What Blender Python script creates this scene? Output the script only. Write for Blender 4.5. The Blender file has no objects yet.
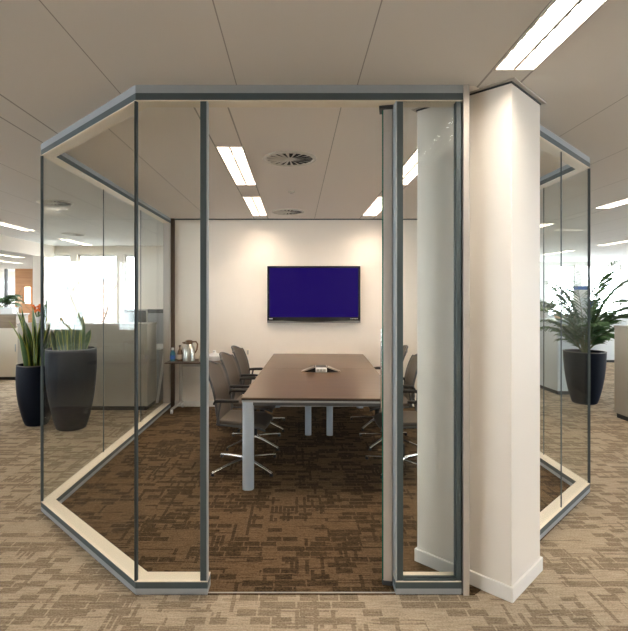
import bpy, bmesh, math, random
from mathutils import Vector, Matrix
random.seed(7)
S = bpy.context.scene
C = S.collection
PI = math.pi

# ------------------------------------------------------------------ camera, world, exposure
cam_d = bpy.data.cameras.new('camera')
cam = bpy.data.objects.new('camera', cam_d)
C.objects.link(cam)
cam.location = (0, 0, 1.58)
cam.rotation_euler = (PI/2, 0, 0)
cam_d.sensor_fit = 'VERTICAL'
cam_d.sensor_height = 36.0
cam_d.sensor_width = 36.0
cam_d.lens = 36.0*495/631
cam_d.shift_x = 18/631
cam_d.shift_y = -19/631
cam_d.clip_end = 300
S.camera = cam

W = bpy.data.worlds.new('sky')
S.world = W
W.use_nodes = True
bg = W.node_tree.nodes['Background']
bg.inputs[0].default_value = (0.86, 0.93, 1.0, 1)
bg.inputs[1].default_value = 10.0

S.view_settings.view_transform = 'Standard'
S.view_settings.look = 'None'
S.view_settings.gamma = 1
S.view_settings.use_curve_mapping = False
S.view_settings.exposure = 1.15
S.cycles.max_bounces = 10
S.cycles.transparent_max_bounces = 40
S.cycles.diffuse_bounces = 5
S.cycles.glossy_bounces = 5
S.cycles.caustics_reflective = False
S.cycles.sample_clamp_indirect = 6

LAMP_IN = 31.0      # meeting room fittings
LAMP_OUT = 26.0     # open office fittings

# daylight portals at the window walls
def portal(loc, rot, sx, sy):
    d = bpy.data.lights.new('window_daylight', 'AREA')
    d.shape = 'RECTANGLE'; d.size = sx; d.size_y = sy
    d.cycles.is_portal = True
    o = bpy.data.objects.new('window_daylight', d)
    C.objects.link(o); o.location = loc; o.rotation_euler = rot
portal((-7.75, 4.0, 1.7), (0, -PI/2, 0), 1.9, 15)
portal((-4.6, 11.2, 1.7), (-PI/2, 0, 0), 2.4, 1.9)
portal((9, 16.2, 1.7), (-PI/2, 0, 0), 9, 1.9)
portal((-14.3, 16, 1.7), (0, -PI/2, 0), 1.9, 8)
portal((13.2, 6, 1.7), (0, PI/2, 0), 1.9, 18)

# ------------------------------------------------------------------ material helpers
def new_mat(name):
    m = bpy.data.materials.new(name); m.use_nodes = True
    nt = m.node_tree
    return m, nt, nt.nodes['Principled BSDF']

def mat(name, col, rough=0.5, metal=0.0, spec=0.5, noise=0.0, nscale=30, bump=0.0, bscale=200, emit=None, estr=0):
    m, nt, b = new_mat(name)
    b.inputs['Base Color'].default_value = (*col, 1)
    b.inputs['Roughness'].default_value = rough
    b.inputs['Metallic'].default_value = metal
    b.inputs['Specular IOR Level'].default_value = spec
    if emit:
        b.inputs['Emission Color'].default_value = (*emit, 1)
        b.inputs['Emission Strength'].default_value = estr
    if noise or bump:
        tc = nt.nodes.new('ShaderNodeTexCoord')
    if noise:
        n = nt.nodes.new('ShaderNodeTexNoise'); n.inputs['Scale'].default_value = nscale
        n.inputs['Detail'].default_value = 4
        nt.links.new(tc.outputs['Object'], n.inputs['Vector'])
        mx = nt.nodes.new('ShaderNodeMix'); mx.data_type = 'RGBA'
        mx.inputs['A'].default_value = (*[c*(1-noise) for c in col], 1)
        mx.inputs['B'].default_value = (*[min(1, c*(1+noise)) for c in col], 1)
        nt.links.new(n.outputs['Fac'], mx.inputs['Factor'])
        nt.links.new(mx.outputs['Result'], b.inputs['Base Color'])
    if bump:
        n2 = nt.nodes.new('ShaderNodeTexNoise'); n2.inputs['Scale'].default_value = bscale
        nt.links.new(tc.outputs['Object'], n2.inputs['Vector'])
        bp = nt.nodes.new('ShaderNodeBump'); bp.inputs['Strength'].default_value = bump
        bp.inputs['Distance'].default_value = 0.003
        nt.links.new(n2.outputs['Fac'], bp.inputs['Height'])
        nt.links.new(bp.outputs['Normal'], b.inputs['Normal'])
    return m

def math_node(nt, op, a, b=None, c=None):
    n = nt.nodes.new('ShaderNodeMath'); n.operation = op
    for i, v in enumerate((a, b, c)):
        if v is None: continue
        if isinstance(v, (int, float)): n.inputs[i].default_value = v
        else: nt.links.new(v, n.inputs[i])
    return n.outputs[0]

def glass_mat(name, tint, refl=1.0):
    """thin architectural glass: tinted see-through with Schlick reflection"""
    m = bpy.data.materials.new(name); m.use_nodes = True
    nt = m.node_tree; nt.nodes.clear()
    out = nt.nodes.new('ShaderNodeOutputMaterial')
    tr = nt.nodes.new('ShaderNodeBsdfTransparent'); tr.inputs[0].default_value = (*tint, 1)
    gl = nt.nodes.new('ShaderNodeBsdfGlossy'); gl.inputs['Roughness'].default_value = 0.0
    gl.inputs['Color'].default_value = (0.95, 1.0, 0.98, 1)
    geo = nt.nodes.new('ShaderNodeNewGeometry')
    dt = nt.nodes.new('ShaderNodeVectorMath'); dt.operation = 'DOT_PRODUCT'
    nt.links.new(geo.outputs['Normal'], dt.inputs[0]); nt.links.new(geo.outputs['Incoming'], dt.inputs[1])
    a = math_node(nt, 'ABSOLUTE', dt.outputs['Value'])
    k = math_node(nt, 'SUBTRACT', 1.0, a)
    p = math_node(nt, 'POWER', k, 5.0)
    f = math_node(nt, 'MULTIPLY_ADD', p, 0.9*refl, 0.045*refl)
    mx = nt.nodes.new('ShaderNodeMixShader')
    nt.links.new(f, mx.inputs[0]); nt.links.new(tr.outputs[0], mx.inputs[1]); nt.links.new(gl.outputs[0], mx.inputs[2])
    nt.links.new(mx.outputs[0], out.inputs[0])
    return m

def ceiling_mat(name, col, off, period, lines, wide):
    m, nt, b = new_mat(name)
    tc = nt.nodes.new('ShaderNodeTexCoord')
    sp = nt.nodes.new('ShaderNodeSeparateXYZ'); nt.links.new(tc.outputs['Object'], sp.inputs[0])
    x = math_node(nt, 'ADD', sp.outputs['X'], -off + 40*period)
    x = math_node(nt, 'MODULO', x, period)
    acc = None
    for p, w in zip(lines, wide):
        d = math_node(nt, 'ABSOLUTE', math_node(nt, 'SUBTRACT', x, p))
        l = math_node(nt, 'LESS_THAN', d, w)
        acc = l if acc is None else math_node(nt, 'MAXIMUM', acc, l)
    n = nt.nodes.new('ShaderNodeTexNoise'); n.inputs['Scale'].default_value = 300
    nt.links.new(tc.outputs['Object'], n.inputs['Vector'])
    c1 = nt.nodes.new('ShaderNodeMix'); c1.data_type = 'RGBA'
    c1.inputs['A'].default_value = (*[c*0.96 for c in col], 1); c1.inputs['B'].default_value = (*col, 1)
    nt.links.new(n.outputs['Fac'], c1.inputs['Factor'])
    mx = nt.nodes.new('ShaderNodeMix'); mx.data_type = 'RGBA'
    nt.links.new(acc, mx.inputs['Factor']); nt.links.new(c1.outputs['Result'], mx.inputs['A'])
    mx.inputs['B'].default_value = (*[c*0.5 for c in col], 1)
    nt.links.new(mx.outputs['Result'], b.inputs['Base Color'])
    b.inputs['Roughness'].default_value = 0.85
    b.inputs['Specular IOR Level'].default_value = 0.2
    return m

def carpet_mat(name, dark, mid, light):
    """woven carpet: pale ground with clustered dark rectangular dashes, thin pale lines between them, fine weave streaks"""
    m, nt, b = new_mat(name)
    tc = nt.nodes.new('ShaderNodeTexCoord')
    def noise(scale, mapscale=(1, 1, 1), detail=2):
        mp = nt.nodes.new('ShaderNodeMapping'); mp.inputs['Scale'].default_value = mapscale
        nt.links.new(tc.outputs['Object'], mp.inputs['Vector'])
        n = nt.nodes.new('ShaderNodeTexNoise'); n.inputs['Scale'].default_value = scale; n.inputs['Detail'].default_value = detail
        nt.links.new(mp.outputs[0], n.inputs['Vector'])
        return n.outputs['Fac']
    sn = nt.nodes.new('ShaderNodeVectorMath'); sn.operation = 'SNAP'; sn.inputs[1].default_value = (0.21, 0.124, 10)
    nt.links.new(tc.outputs['Object'], sn.inputs[0])
    cn_ = nt.nodes.new('ShaderNodeTexNoise'); cn_.inputs['Scale'].default_value = 2.6; cn_.inputs['Detail'].default_value = 3
    nt.links.new(sn.outputs[0], cn_.inputs['Vector'])
    clump = cn_.outputs['Fac']
    def patches(w, h, loc, rot, thr, amt):
        mp = nt.nodes.new('ShaderNodeMapping'); mp.inputs['Location'].default_value = (*loc, 0)
        mp.inputs['Rotation'].default_value = (0, 0, rot)
        nt.links.new(tc.outputs['Object'], mp.inputs['Vector'])
        br = nt.nodes.new('ShaderNodeTexBrick')
        br.inputs['Color1'].default_value = (0, 0, 0, 1); br.inputs['Color2'].default_value = (1, 1, 1, 1)
        br.inputs['Mortar'].default_value = (-1, -1, -1, 1)
        br.inputs['Scale'].default_value = 1.0; br.inputs['Mortar Size'].default_value = 0.0045; br.inputs['Mortar Smooth'].default_value = 0
        br.inputs['Brick Width'].default_value = w; br.inputs['Row Height'].default_value = h
        br.offset = 0.31; br.squash = 1.7; br.squash_frequency = 3; br.offset_frequency = 2
        nt.links.new(mp.outputs[0], br.inputs['Vector'])
        a = math_node(nt, 'MULTIPLY_ADD', clump, 1.5, -0.75)
        a = math_node(nt, 'ADD', br.outputs['Color'], a)
        return math_node(nt, 'MULTIPLY', math_node(nt, 'GREATER_THAN', a, thr), amt)
    A = patches(0.105, 0.062, (0.3, 0.1), 0, 0.56, 0.32)
    B = patches(0.155, 0.030, (0.02, 0.7), PI/2, 0.84, 0.30)
    D = patches(0.28, 0.024, (0.11, 0.43), 0, 0.80, 0.22)
    d = math_node(nt, 'MAXIMUM', math_node(nt, 'MAXIMUM', A, B), D)
    streak = noise(1.0, (9, 120, 1), 3)
    grain = noise(110, (1, 1, 1), 1)
    v = math_node(nt, 'SUBTRACT', 0.72, d)
    v = math_node(nt, 'ADD', v, math_node(nt, 'MULTIPLY_ADD', streak, 0.9, -0.45))
    v = math_node(nt, 'ADD', v, math_node(nt, 'MULTIPLY_ADD', grain, 0.7, -0.35))
    rp = nt.nodes.new('ShaderNodeValToRGB')
    rp.color_ramp.elements[0].position = 0.20; rp.color_ramp.elements[0].color = (*dark, 1)
    rp.color_ramp.elements[1].position = 0.92; rp.color_ramp.elements[1].color = (*light, 1)
    e = rp.color_ramp.elements.new(0.6); e.color = (*mid, 1)
    nt.links.new(v, rp.inputs[0]); nt.links.new(rp.outputs[0], b.inputs['Base Color'])
    b.inputs['Roughness'].default_value = 0.95; b.inputs['Specular IOR Level'].default_value = 0.1
    bp = nt.nodes.new('ShaderNodeBump'); bp.inputs['Strength'].default_value = 0.25; bp.inputs['Distance'].default_value = 0.003
    nt.links.new(v, bp.inputs['Height']); nt.links.new(bp.outputs['Normal'], b.inputs['Normal'])
    return m

def wood_mat(name, c1, c2, rough=0.35, axis=0, scale=1.0):
    m, nt, b = new_mat(name)
    tc = nt.nodes.new('ShaderNodeTexCoord')
    mp = nt.nodes.new('ShaderNodeMapping')
    s = [40*scale, 40*scale, 40*scale]; s[axis] = 2.0*scale
    mp.inputs['Scale'].default_value = s
    nt.links.new(tc.outputs['Object'], mp.inputs['Vector'])
    n = nt.nodes.new('ShaderNodeTexNoise'); n.inputs['Scale'].default_value = 1; n.inputs['Detail'].default_value = 5
    n.inputs['Distortion'].default_value = 0.6
    nt.links.new(mp.outputs[0], n.inputs['Vector'])
    rp = nt.nodes.new('ShaderNodeValToRGB')
    rp.color_ramp.elements[0].position = 0.3; rp.color_ramp.elements[0].color = (*c1, 1)
    rp.color_ramp.elements[1].position = 0.7; rp.color_ramp.elements[1].color = (*c2, 1)
    nt.links.new(n.outputs['Fac'], rp.inputs[0]); nt.links.new(rp.outputs[0], b.inputs['Base Color'])
    b.inputs['Roughness'].default_value = rough
    b.inputs['Specular IOR Level'].default_value = 0.35
    return m

def brick_mat(name, c1, c2, mortar):
    m, nt, b = new_mat(name)
    tc = nt.nodes.new('ShaderNodeTexCoord')
    mp = nt.nodes.new('ShaderNodeMapping'); mp.inputs['Rotation'].default_value = (PI/2, 0, 0)
    nt.links.new(tc.outputs['Object'], mp.inputs['Vector'])
    br = nt.nodes.new('ShaderNodeTexBrick'); br.inputs['Scale'].default_value = 4
    br.inputs['Color1'].default_value = (*c1, 1); br.inputs['Color2'].default_value = (*c2, 1); br.inputs['Mortar'].default_value = (*mortar, 1)
    nt.links.new(mp.outputs[0], br.inputs['Vector']); nt.links.new(br.outputs['Color'], b.inputs['Base Color'])
    b.inputs['Roughness'].default_value = 0.9
    return m

def mesh_fabric(name, col):
    m, nt, b = new_mat(name)
    tc = nt.nodes.new('ShaderNodeTexCoord')
    ck = nt.nodes.new('ShaderNodeTexChecker'); ck.inputs['Scale'].default_value = 160
    ck.inputs['Color1'].default_value = (*[c*1.15 for c in col], 1); ck.inputs['Color2'].default_value = (*[c*0.8 for c in col], 1)
    nt.links.new(tc.outputs['Object'], ck.inputs['Vector']); nt.links.new(ck.outputs['Color'], b.inputs['Base Color'])
    b.inputs['Roughness'].default_value = 0.7
    return m

M = dict(
    carpet=carpet_mat('grey_brown_carpet', (0.155, 0.118, 0.080), (0.33, 0.265, 0.19), (0.48, 0.40, 0.30)),
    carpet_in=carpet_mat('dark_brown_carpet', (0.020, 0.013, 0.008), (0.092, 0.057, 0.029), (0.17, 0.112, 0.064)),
    ceil=ceiling_mat('ceiling_panels', (0.75, 0.735, 0.715), 0.97, 2.815, (0.0, 0.205, 0.875, 1.53, 2.17, 2.815), (0.006, 0.006, 0.0028, 0.0028, 0.0028, 0.006)),
    ceil_in=ceiling_mat('meeting_room_ceiling', (0.94, 0.895, 0.855), -0.6, 1.51, (0.0, 0.2, 0.865, 1.51), (0.005, 0.005, 0.0028, 0.005)),
    wall=mat('cream_wall_paint', (0.87, 0.80, 0.72), 0.8, noise=0.02, nscale=8, bump=0.05),
    white=mat('white_paint', (0.80, 0.78, 0.74), 0.55, bump=0.02),
    column=mat('off_white_column_paint', (0.80, 0.75, 0.68), 0.6, bump=0.04),
    alu=mat('light_aluminium', (0.40, 0.435, 0.465), 0.42, 0.4, noise=0.03),
    alu_beige=mat('satin_aluminium', (0.50, 0.465, 0.425), 0.4, 0.25, noise=0.03),
    slate=mat('slate_grey_frame', (0.062, 0.085, 0.092), 0.45, 0.1, noise=0.04),
    sill=mat('cream_ledge', (0.86, 0.78, 0.65), 0.5),
    seal=mat('black_seal', (0.02, 0.025, 0.025), 0.5),
    glass=glass_mat('clear_partition_glass', (0.965, 0.974, 0.968), 0.22),
    glass_edge=mat('green_glass_edge', (0.01, 0.13, 0.085), 0.15),
    wglass=glass_mat('window_glass', (0.97, 0.98, 0.98), 0.6),
    chrome=mat('polished_chrome', (0.75, 0.74, 0.72), 0.16, 1.0),
    steel=mat('brushed_steel', (0.62, 0.58, 0.52), 0.28, 1.0, noise=0.05),
    black=mat('black_plastic', (0.012, 0.011, 0.010), 0.55, spec=0.3),
    dgrey=mat('dark_grey_plastic', (0.06, 0.06, 0.06), 0.45),
    fabric=mesh_fabric('brown_grey_mesh_fabric', (0.074, 0.058, 0.043)),
    bluefab=mesh_fabric('dark_seat_fabric', (0.06, 0.056, 0.055)),
    table=wood_mat('walnut_veneer', (0.075, 0.044, 0.022), (0.115, 0.070, 0.037), 0.30, 0),
    tedge=mat('dark_table_edge', (0.03, 0.018, 0.012), 0.4),
    leg=mat('silver_lacquer', (0.50, 0.56, 0.63), 0.35, 0.3),
    apron=mat('grey_rail_lacquer', (0.42, 0.42, 0.41), 0.45, 0.2),
    frameshade=mat('frame_shade_grey', (0.10, 0.095, 0.09), 0.5, 0.2),  # dark tone carries the shade on the apron under the tabletop
    screen=mat('blue_screen', (0.003, 0.001, 0.012), 0.35, spec=0.15, emit=(0.055, 0.0, 1.0), estr=0.042),
    bezel=mat('gloss_black_bezel', (0.006, 0.006, 0.007), 0.15),
    bezel2=mat('grey_bezel_strip', (0.25, 0.24, 0.23), 0.3, 0.5),
    mark=mat('pale_print', (0.6, 0.6, 0.6), 0.5),
    pot=mat('dark_blue_grey_planter', (0.006, 0.009, 0.018), 0.5, spec=0.12, bump=0.06, bscale=90, noise=0.15),
    potrim=mat('planter_rim', (0.12, 0.11, 0.10), 0.6),
    soil=mat('potting_soil', (0.03, 0.02, 0.012), 0.95, bump=0.5, bscale=60),
    leaf=mat('snake_plant_green', (0.045, 0.105, 0.025), 0.4, noise=0.45, nscale=14),
    leafy=mat('snake_plant_margin', (0.34, 0.35, 0.05), 0.45),
    palm=mat('palm_green', (0.05, 0.115, 0.035), 0.45, noise=0.3),
    stem=mat('palm_stem', (0.12, 0.13, 0.05), 0.6),
    cabinet=mat('warm_grey_cabinet', (0.40, 0.37, 0.315), 0.5, noise=0.02),
    cabcream=mat('cream_cabinet', (0.72, 0.66, 0.55), 0.5),
    cabwhite=mat('white_cabinet', (0.72, 0.78, 0.82), 0.4),
    brownbox=wood_mat('brown_counter_wood', (0.22, 0.16, 0.10), (0.30, 0.22, 0.14), 0.5, 0),
    plinth=mat('dark_plinth', (0.03, 0.03, 0.03), 0.6),
    desk=mat('white_desk_top', (0.82, 0.82, 0.80), 0.35),
    wood=wood_mat('orange_brown_panelling', (0.30, 0.13, 0.045), (0.42, 0.20, 0.07), 0.45, 0, 0.5),
    brownpost=wood_mat('dark_brown_post', (0.075, 0.045, 0.028), (0.11, 0.068, 0.042), 0.5, 2),
    lamp_in=mat('warm_light_diffuser', (0.8, 0.8, 0.8), 0.5, emit=(1.0, 0.835, 0.68), estr=LAMP_IN),
    lamp_out=mat('white_light_diffuser', (0.8, 0.8, 0.8), 0.5, emit=(1.0, 0.92, 0.82), estr=LAMP_OUT),
    lampsign=mat('lit_white_panel', (0.8, 0.8, 0.8), 0.5, emit=(1.0, 0.93, 0.8), estr=2.5),
    lamphouse=mat('white_light_housing', (0.6, 0.57, 0.52), 0.4),
    louvre=mat('louvre_blade', (0.16, 0.15, 0.135), 0.35),
    divider=mat('louvre_spine', (0.30, 0.28, 0.25), 0.5),
    vent=mat('cream_vent_enamel', (0.66, 0.63, 0.57), 0.5),
    ventshade=mat('vent_shade_black', (0.03, 0.03, 0.03), 0.9),
    blue=mat('bright_blue', (0.02, 0.14, 0.55), 0.4),
    teal=mat('teal_bottle', (0.06, 0.22, 0.30), 0.25),
    amber=mat('amber_brown', (0.16, 0.08, 0.035), 0.3),
    orange=mat('orange_petals', (0.75, 0.16, 0.02), 0.6),
    paper=mat('white_paper', (0.82, 0.82, 0.82), 0.6),
    pic=mat('warm_picture', (0.75, 0.50, 0.30), 0.6, noise=0.3, nscale=4),
    brick=brick_mat('red_brick', (0.42, 0.2, 0.13), (0.5, 0.26, 0.17), (0.6, 0.55, 0.5)),
    bark=mat('tree_bark', (0.06, 0.05, 0.045), 0.9),
    ground=mat('outside_paving', (0.4, 0.4, 0.38), 0.9, noise=0.15, nscale=2),
    gwall=mat('grey_partition', (0.36, 0.36, 0.36), 0.7),
    greyboard=mat('grey_board', (0.24, 0.245, 0.25), 0.6),
)

# ------------------------------------------------------------------ mesh builder
class MB:
    def __init__(s): s.v = []; s.f = []; s.mi = []
    def add(s, vs, fs, mi=0):
        n = len(s.v); s.v += [tuple(v) for v in vs]
        s.f += [tuple(i+n for i in f) for f in fs]; s.mi += [mi]*len(fs)
        return s
    def box(s, x0, x1, y0, y1, z0, z1, mi=0):
        return s.prism([(x0, y0), (x1, y0), (x1, y1), (x0, y1)], z0, z1, mi)
    def prism(s, pts, z0, z1, mi=0):
        a = sum(pts[i][0]*pts[(i+1) % len(pts)][1]-pts[(i+1) % len(pts)][0]*pts[i][1] for i in range(len(pts)))
        if a < 0: pts = pts[::-1]
        n = len(pts)
        vs = [(p[0], p[1], z0) for p in pts]+[(p[0], p[1], z1) for p in pts]
        fs = [tuple(range(n-1, -1, -1)), tuple(range(n, 2*n))]+[(i, (i+1) % n, n+(i+1) % n, n+i) for i in range(n)]
        return s.add(vs, fs, mi)
    def hexa(s, b, t, mi=0):
        vs = list(b)+list(t)
        return s.add(vs, [(3, 2, 1, 0), (4, 5, 6, 7), (0, 1, 5, 4), (1, 2, 6, 5), (2, 3, 7, 6), (3, 0, 4, 7)], mi)
    def lathe(s, prof, seg=24, c=(0, 0), mi=0, cap=True):
        n = len(prof); vs = []
        for r, z in prof:
            for k in range(seg):
                a = 2*PI*k/seg; vs.append((c[0]+r*math.cos(a), c[1]+r*math.sin(a), z))
        fs = []
        for i in range(n-1):
            for k in range(seg):
                k2 = (k+1) % seg
                fs.append((i*seg+k, i*seg+k2, (i+1)*seg+k2, (i+1)*seg+k))
        if cap:
            fs.append(tuple(range(seg-1, -1, -1))); fs.append(tuple((n-1)*seg+k for k in range(seg)))
        return s.add(vs, fs, mi)
    def tube(s, pts, r, seg=8, mi=0, flat=1.0):
        pts = [Vector(p) for p in pts]; n = len(pts)
        rs = r if isinstance(r, (list, tuple)) else [r]*n
        vs = []; prev = None
        for i, p in enumerate(pts):
            t = (pts[min(i+1, n-1)]-pts[max(i-1, 0)]).normalized()
            if prev is None:
                u = Vector((0, 0, 1)) if abs(t.z) < 0.9 else Vector((1, 0, 0))
                a = t.cross(u).normalized()
            else:
                a = (prev-t*prev.dot(t)).normalized()
            b = t.cross(a); prev = a
            for k in range(seg):
                th = 2*PI*k/seg
                vs.append(p+a*math.cos(th)*rs[i]+b*math.sin(th)*rs[i]*flat)
        fs = []
        for i in range(n-1):
            for k in range(seg):
                k2 = (k+1) % seg
                fs.append((i*seg+k, i*seg+k2, (i+1)*seg+k2, (i+1)*seg+k))
        fs.append(tuple(range(seg-1, -1, -1))); fs.append(tuple((n-1)*seg+k for k in range(seg)))
        return s.add(vs, fs, mi)
    def grid(s, P, nu, nv, mi=0):
        """P(i,j) -> point; open sheet"""
        vs = [P(i/(nu-1), j/(nv-1)) for i in range(nu) for j in range(nv)]
        fs = [(i*nv+j, (i+1)*nv+j, (i+1)*nv+j+1, i*nv+j+1) for i in range(nu-1) for j in range(nv-1)]
        return s.add(vs, fs, mi)
    def build(s, name, mats, parent=None, smooth=True, bevel=0, solid=0, loc=None):
        me = bpy.data.meshes.new(name)
        me.from_pydata(s.v, [], s.f)
        if not isinstance(mats, (list, tuple)): mats = [mats]
        for m in mats: me.materials.append(m)
        me.polygons.foreach_set('material_index', s.mi)
        me.update()
        if smooth:
            me.shade_smooth(); me.set_sharp_from_angle(angle=math.radians(35))
        o = bpy.data.objects.new(name, me); C.objects.link(o)
        if parent: o.parent = parent
        if loc: o.location = loc
        if solid:
            md = o.modifiers.new('thickness', 'SOLIDIFY'); md.thickness = solid; md.offset = 0
        if bevel:
            md = o.modifiers.new('edge', 'BEVEL'); md.width = bevel; md.segments = 2; md.limit_method = 'ANGLE'
        return o

def empty(name, loc=(0, 0, 0), rz=0.0):
    o = bpy.data.objects.new(name, None); C.objects.link(o)
    o.location = loc; o.rotation_euler = (0, 0, rz); o.empty_display_size = 0.1
    return o
def tag(o, label, cat, group=None, kind=None):
    o['label'] = label; o['category'] = cat
    if group: o['group'] = group
    if kind: o['kind'] = kind
    return o
def thing(name, label, cat, loc=(0, 0, 0), rz=0.0, group=None):
    return tag(empty(name, loc, rz), label, cat, group)
def struct(o, label=None):
    o['kind'] = 'structure'
    if label: o['label'] = label
    return o
def dup(root, loc, rz, label, group=None):
    r = root.copy(); C.objects.link(r); r.location = loc; r.rotation_euler = (0, 0, rz)
    r['label'] = label
    if group: r['group'] = group
    for ch in list(root.children):
        c = ch.copy(); C.objects.link(c); c.parent = r
        for g in list(ch.children):
            d = g.copy(); C.objects.link(d); d.parent = c
    return r

H = 2.70
# ------------------------------------------------------------------ setting: floor, ceiling, outer walls
PLAN = [(-14.2, -5.2), (13.2, -5.2), (13.2, 16.2), (-0.1, 16.2), (-0.1, 11.2), (-5.85, 11.2), (-10.55, 20.1), (-10.55, 22.2), (-14.2, 22.2)]
struct(MB().prism(PLAN, -0.1, 0.0).build('floor', M['carpet'], smooth=False), 'grey brown patterned carpet of the open office')
Zi = H-0.006
IN_LIGHTS = [(cx, y0, y1) for cx in (-0.495, 1.01) for y0, y1 in ((3.68, 4.92), (5.53, 6.78))]
OUT_NEAR = [(1.075, 1.19, 2.435), (-4.52, 7.15, 8.42), (-4.52, 9.60, 10.75), (3.87, 4.95, 6.25), (3.87, 7.60, 8.85), (6.68, 9.6, 10.85), (6.68, 12.0, 13.25)]
OUT_WING_FILL = [(x, y, y+1.25) for x, y in ((-7.9, 13.0), (-9.3, 15.4), (-11.0, 13.4), (-11.6, 16.6))]  # strips added to brighten the dark far wing
OUT_UNSEEN = [(x, y, y+1.25) for x, y in ((1.07, -0.65), (1.07, -2.9), (-1.745, 0.6), (-1.745, -1.6), (-4.52, 4.7), (-4.52, 2.2), (-4.52, -0.4), (3.87, 2.2), (3.87, -0.4), (6.68, 6.0), (6.68, 2.5))]  # unseen strips put in for the light they give the office
LW = 0.185
def sheet(name, poly, z, holes, m):
    """ceiling sheet with rectangular openings, normals down"""
    bm = bmesh.new()
    def loop(pts):
        vs = [bm.verts.new((p[0], p[1], z)) for p in pts]
        for i in range(len(vs)): bm.edges.new((vs[i], vs[(i+1) % len(vs)]))
    loop(poly)
    for cx, y0, y1 in holes:
        loop([(cx-LW/2, y0), (cx+LW/2, y0), (cx+LW/2, y1), (cx-LW/2, y1)])
    bmesh.ops.triangle_fill(bm, use_beauty=True, edges=bm.edges[:], normal=(0, 0, -1))
    for f in bm.faces:
        if f.normal.z > 0: f.normal_flip()
    me = bpy.data.meshes.new(name); bm.to_mesh(me); bm.free(); me.materials.append(m)
    o = bpy.data.objects.new(name, me); C.objects.link(o)
    return o
struct(sheet('ceiling', PLAN, H, IN_LIGHTS+OUT_NEAR+OUT_WING_FILL+OUT_UNSEEN, M['ceil']), 'off-white panelled office ceiling')
struct(MB().prism(PLAN, H+0.15, H+0.3).build('sky_block_slab', M['gwall'], smooth=False), 'unseen slab added above the ceiling to keep sky light out')  # unseen slab added to stop sky light leaking in above the ceiling sheet

# glass meeting room outline: outer and inner face, 9 cm apart
def offset_poly(pts, t):
    out = []
    n = len(pts)
    for i, p in enumerate(pts):
        p = Vector(p)
        ns = []
        if i > 0:
            d = (p-Vector(pts[i-1])).normalized(); ns.append(Vector((-d.y, d.x)))
        if i < n-1:
            d = (Vector(pts[i+1])-p).normalized(); ns.append(Vector((-d.y, d.x)))
        if len(ns) == 1: out.append(p+ns[0]*t)
        else:
            b = (ns[0]+ns[1]).normalized(); out.append(p+b*(t/b.dot(ns[0])))
    return [tuple(v) for v in out]
BACK = 7.10
PL = [(-1.877, BACK), (-1.877, 3.643), (-0.85, 2.62), (0.945, 2.62)]
PR = [(1.34, 2.965), (2.376, 4.0), (2.376, BACK)]
T = 0.09
PLi = offset_poly(PL, T); PRi = offset_poly(PR, T)

room = [PL[0], PL[1], PL[2], (0.945, 2.62), (1.35, 2.965), PR[1], PR[2]]
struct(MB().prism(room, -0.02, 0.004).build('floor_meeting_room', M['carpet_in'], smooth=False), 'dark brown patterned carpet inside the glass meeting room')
struct(sheet('ceiling_meeting_room', room, Zi, IN_LIGHTS, M['ceil_in']), 'off-white panelled ceiling inside the meeting room')

def lerp2(a, b, t): return (a[0]+(b[0]-a[0])*t, a[1]+(b[1]-a[1])*t)
def ln(a, b): return math.hypot(b[0]-a[0], b[1]-a[1])
def pane(A, B, parent, z0=0.072, z1=2.616, inset=0.010, th=0.007, mats=None, name='glass_pane'):
    d = Vector((B[0]-A[0], B[1]-A[1])).normalized(); nrm = Vector((-d.y, d.x))
    a0 = Vector(A)+nrm*inset; b0 = Vector(B)+nrm*inset; a1 = a0+nrm*th; b1 = b0+nrm*th
    mb = MB()
    vs = [(p.x, p.y, z) for z in (z0, z1) for p in (a0, b0, b1, a1)]
    mb.add(vs, [(0, 1, 5, 4), (2, 3, 7, 6)], 0)
    mb.add(vs, [(3, 2, 1, 0), (4, 5, 6, 7), (1, 2, 6, 5), (3, 0, 4, 7)], 1)
    return mb.build(name, mats or [M['glass'], M['slate']], parent, smooth=False)
def bar(A, B, parent, name, m, z0, z1, i0, i1):
    d = Vector((B[0]-A[0], B[1]-A[1])).normalized(); nrm = Vector((-d.y, d.x))
    q = [Vector(A)+nrm*i0, Vector(B)+nrm*i0, Vector(B)+nrm*i1, Vector(A)+nrm*i1]
    return MB().prism([tuple(p) for p in q], z0, z1).build(name, m, parent, smooth=False)
def kerb(O0, O1, I0, I1, parent):
    q = [O0, O1, I1, I0]
    MB().prism(q, 0.0, 0.034).build('base_channel', M['alu'], parent, smooth=False)
    MB().prism(q, 0.034, 0.068).build('base_rail', M['slate'], parent, smooth=False)
    MB().prism(q, 0.068, 0.073).build('ledge', M['sill'], parent, smooth=False)
def header(O0, O1, I0, I1, parent):
    q = [O0, O1, I1, I0]
    MB().prism(q, 2.657, H).build('head_channel', M['alu'], parent, smooth=False)
    MB().prism(q, 2.620, 2.657).build('head_rail', M['slate'], parent, smooth=False)
    MB().prism(q, 2.615, 2.620).build('soffit', M['sill'], parent, smooth=False)
def glass_section(name, label, O0, O1, I0, I1, joints):
    r = struct(empty(name), label)
    kerb(O0, O1, I0, I1, r); header(O0, O1, I0, I1, r)
    L = ln(O0, O1); cuts = [0]+[j/L for j in joints]+[1]
    g = 0.002/L
    for i in range(len(cuts)-1):
        pane(lerp2(O0, O1, cuts[i]+g), lerp2(O0, O1, cuts[i+1]-g), r)
    for c in cuts[1:-1]:
        bar(lerp2(O0, O1, c-g*1.2), lerp2(O0, O1, c+g*1.2), r, 'joint_seal', M['slate'], 0.073, 2.615, 0.0095, 0.0175)
    return r
wl = glass_section('wall_left', 'glass side wall of the meeting room beside the two tall planters', PL[0], PL[1], PLi[0], PLi[1], [1.157, 2.307])
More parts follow.
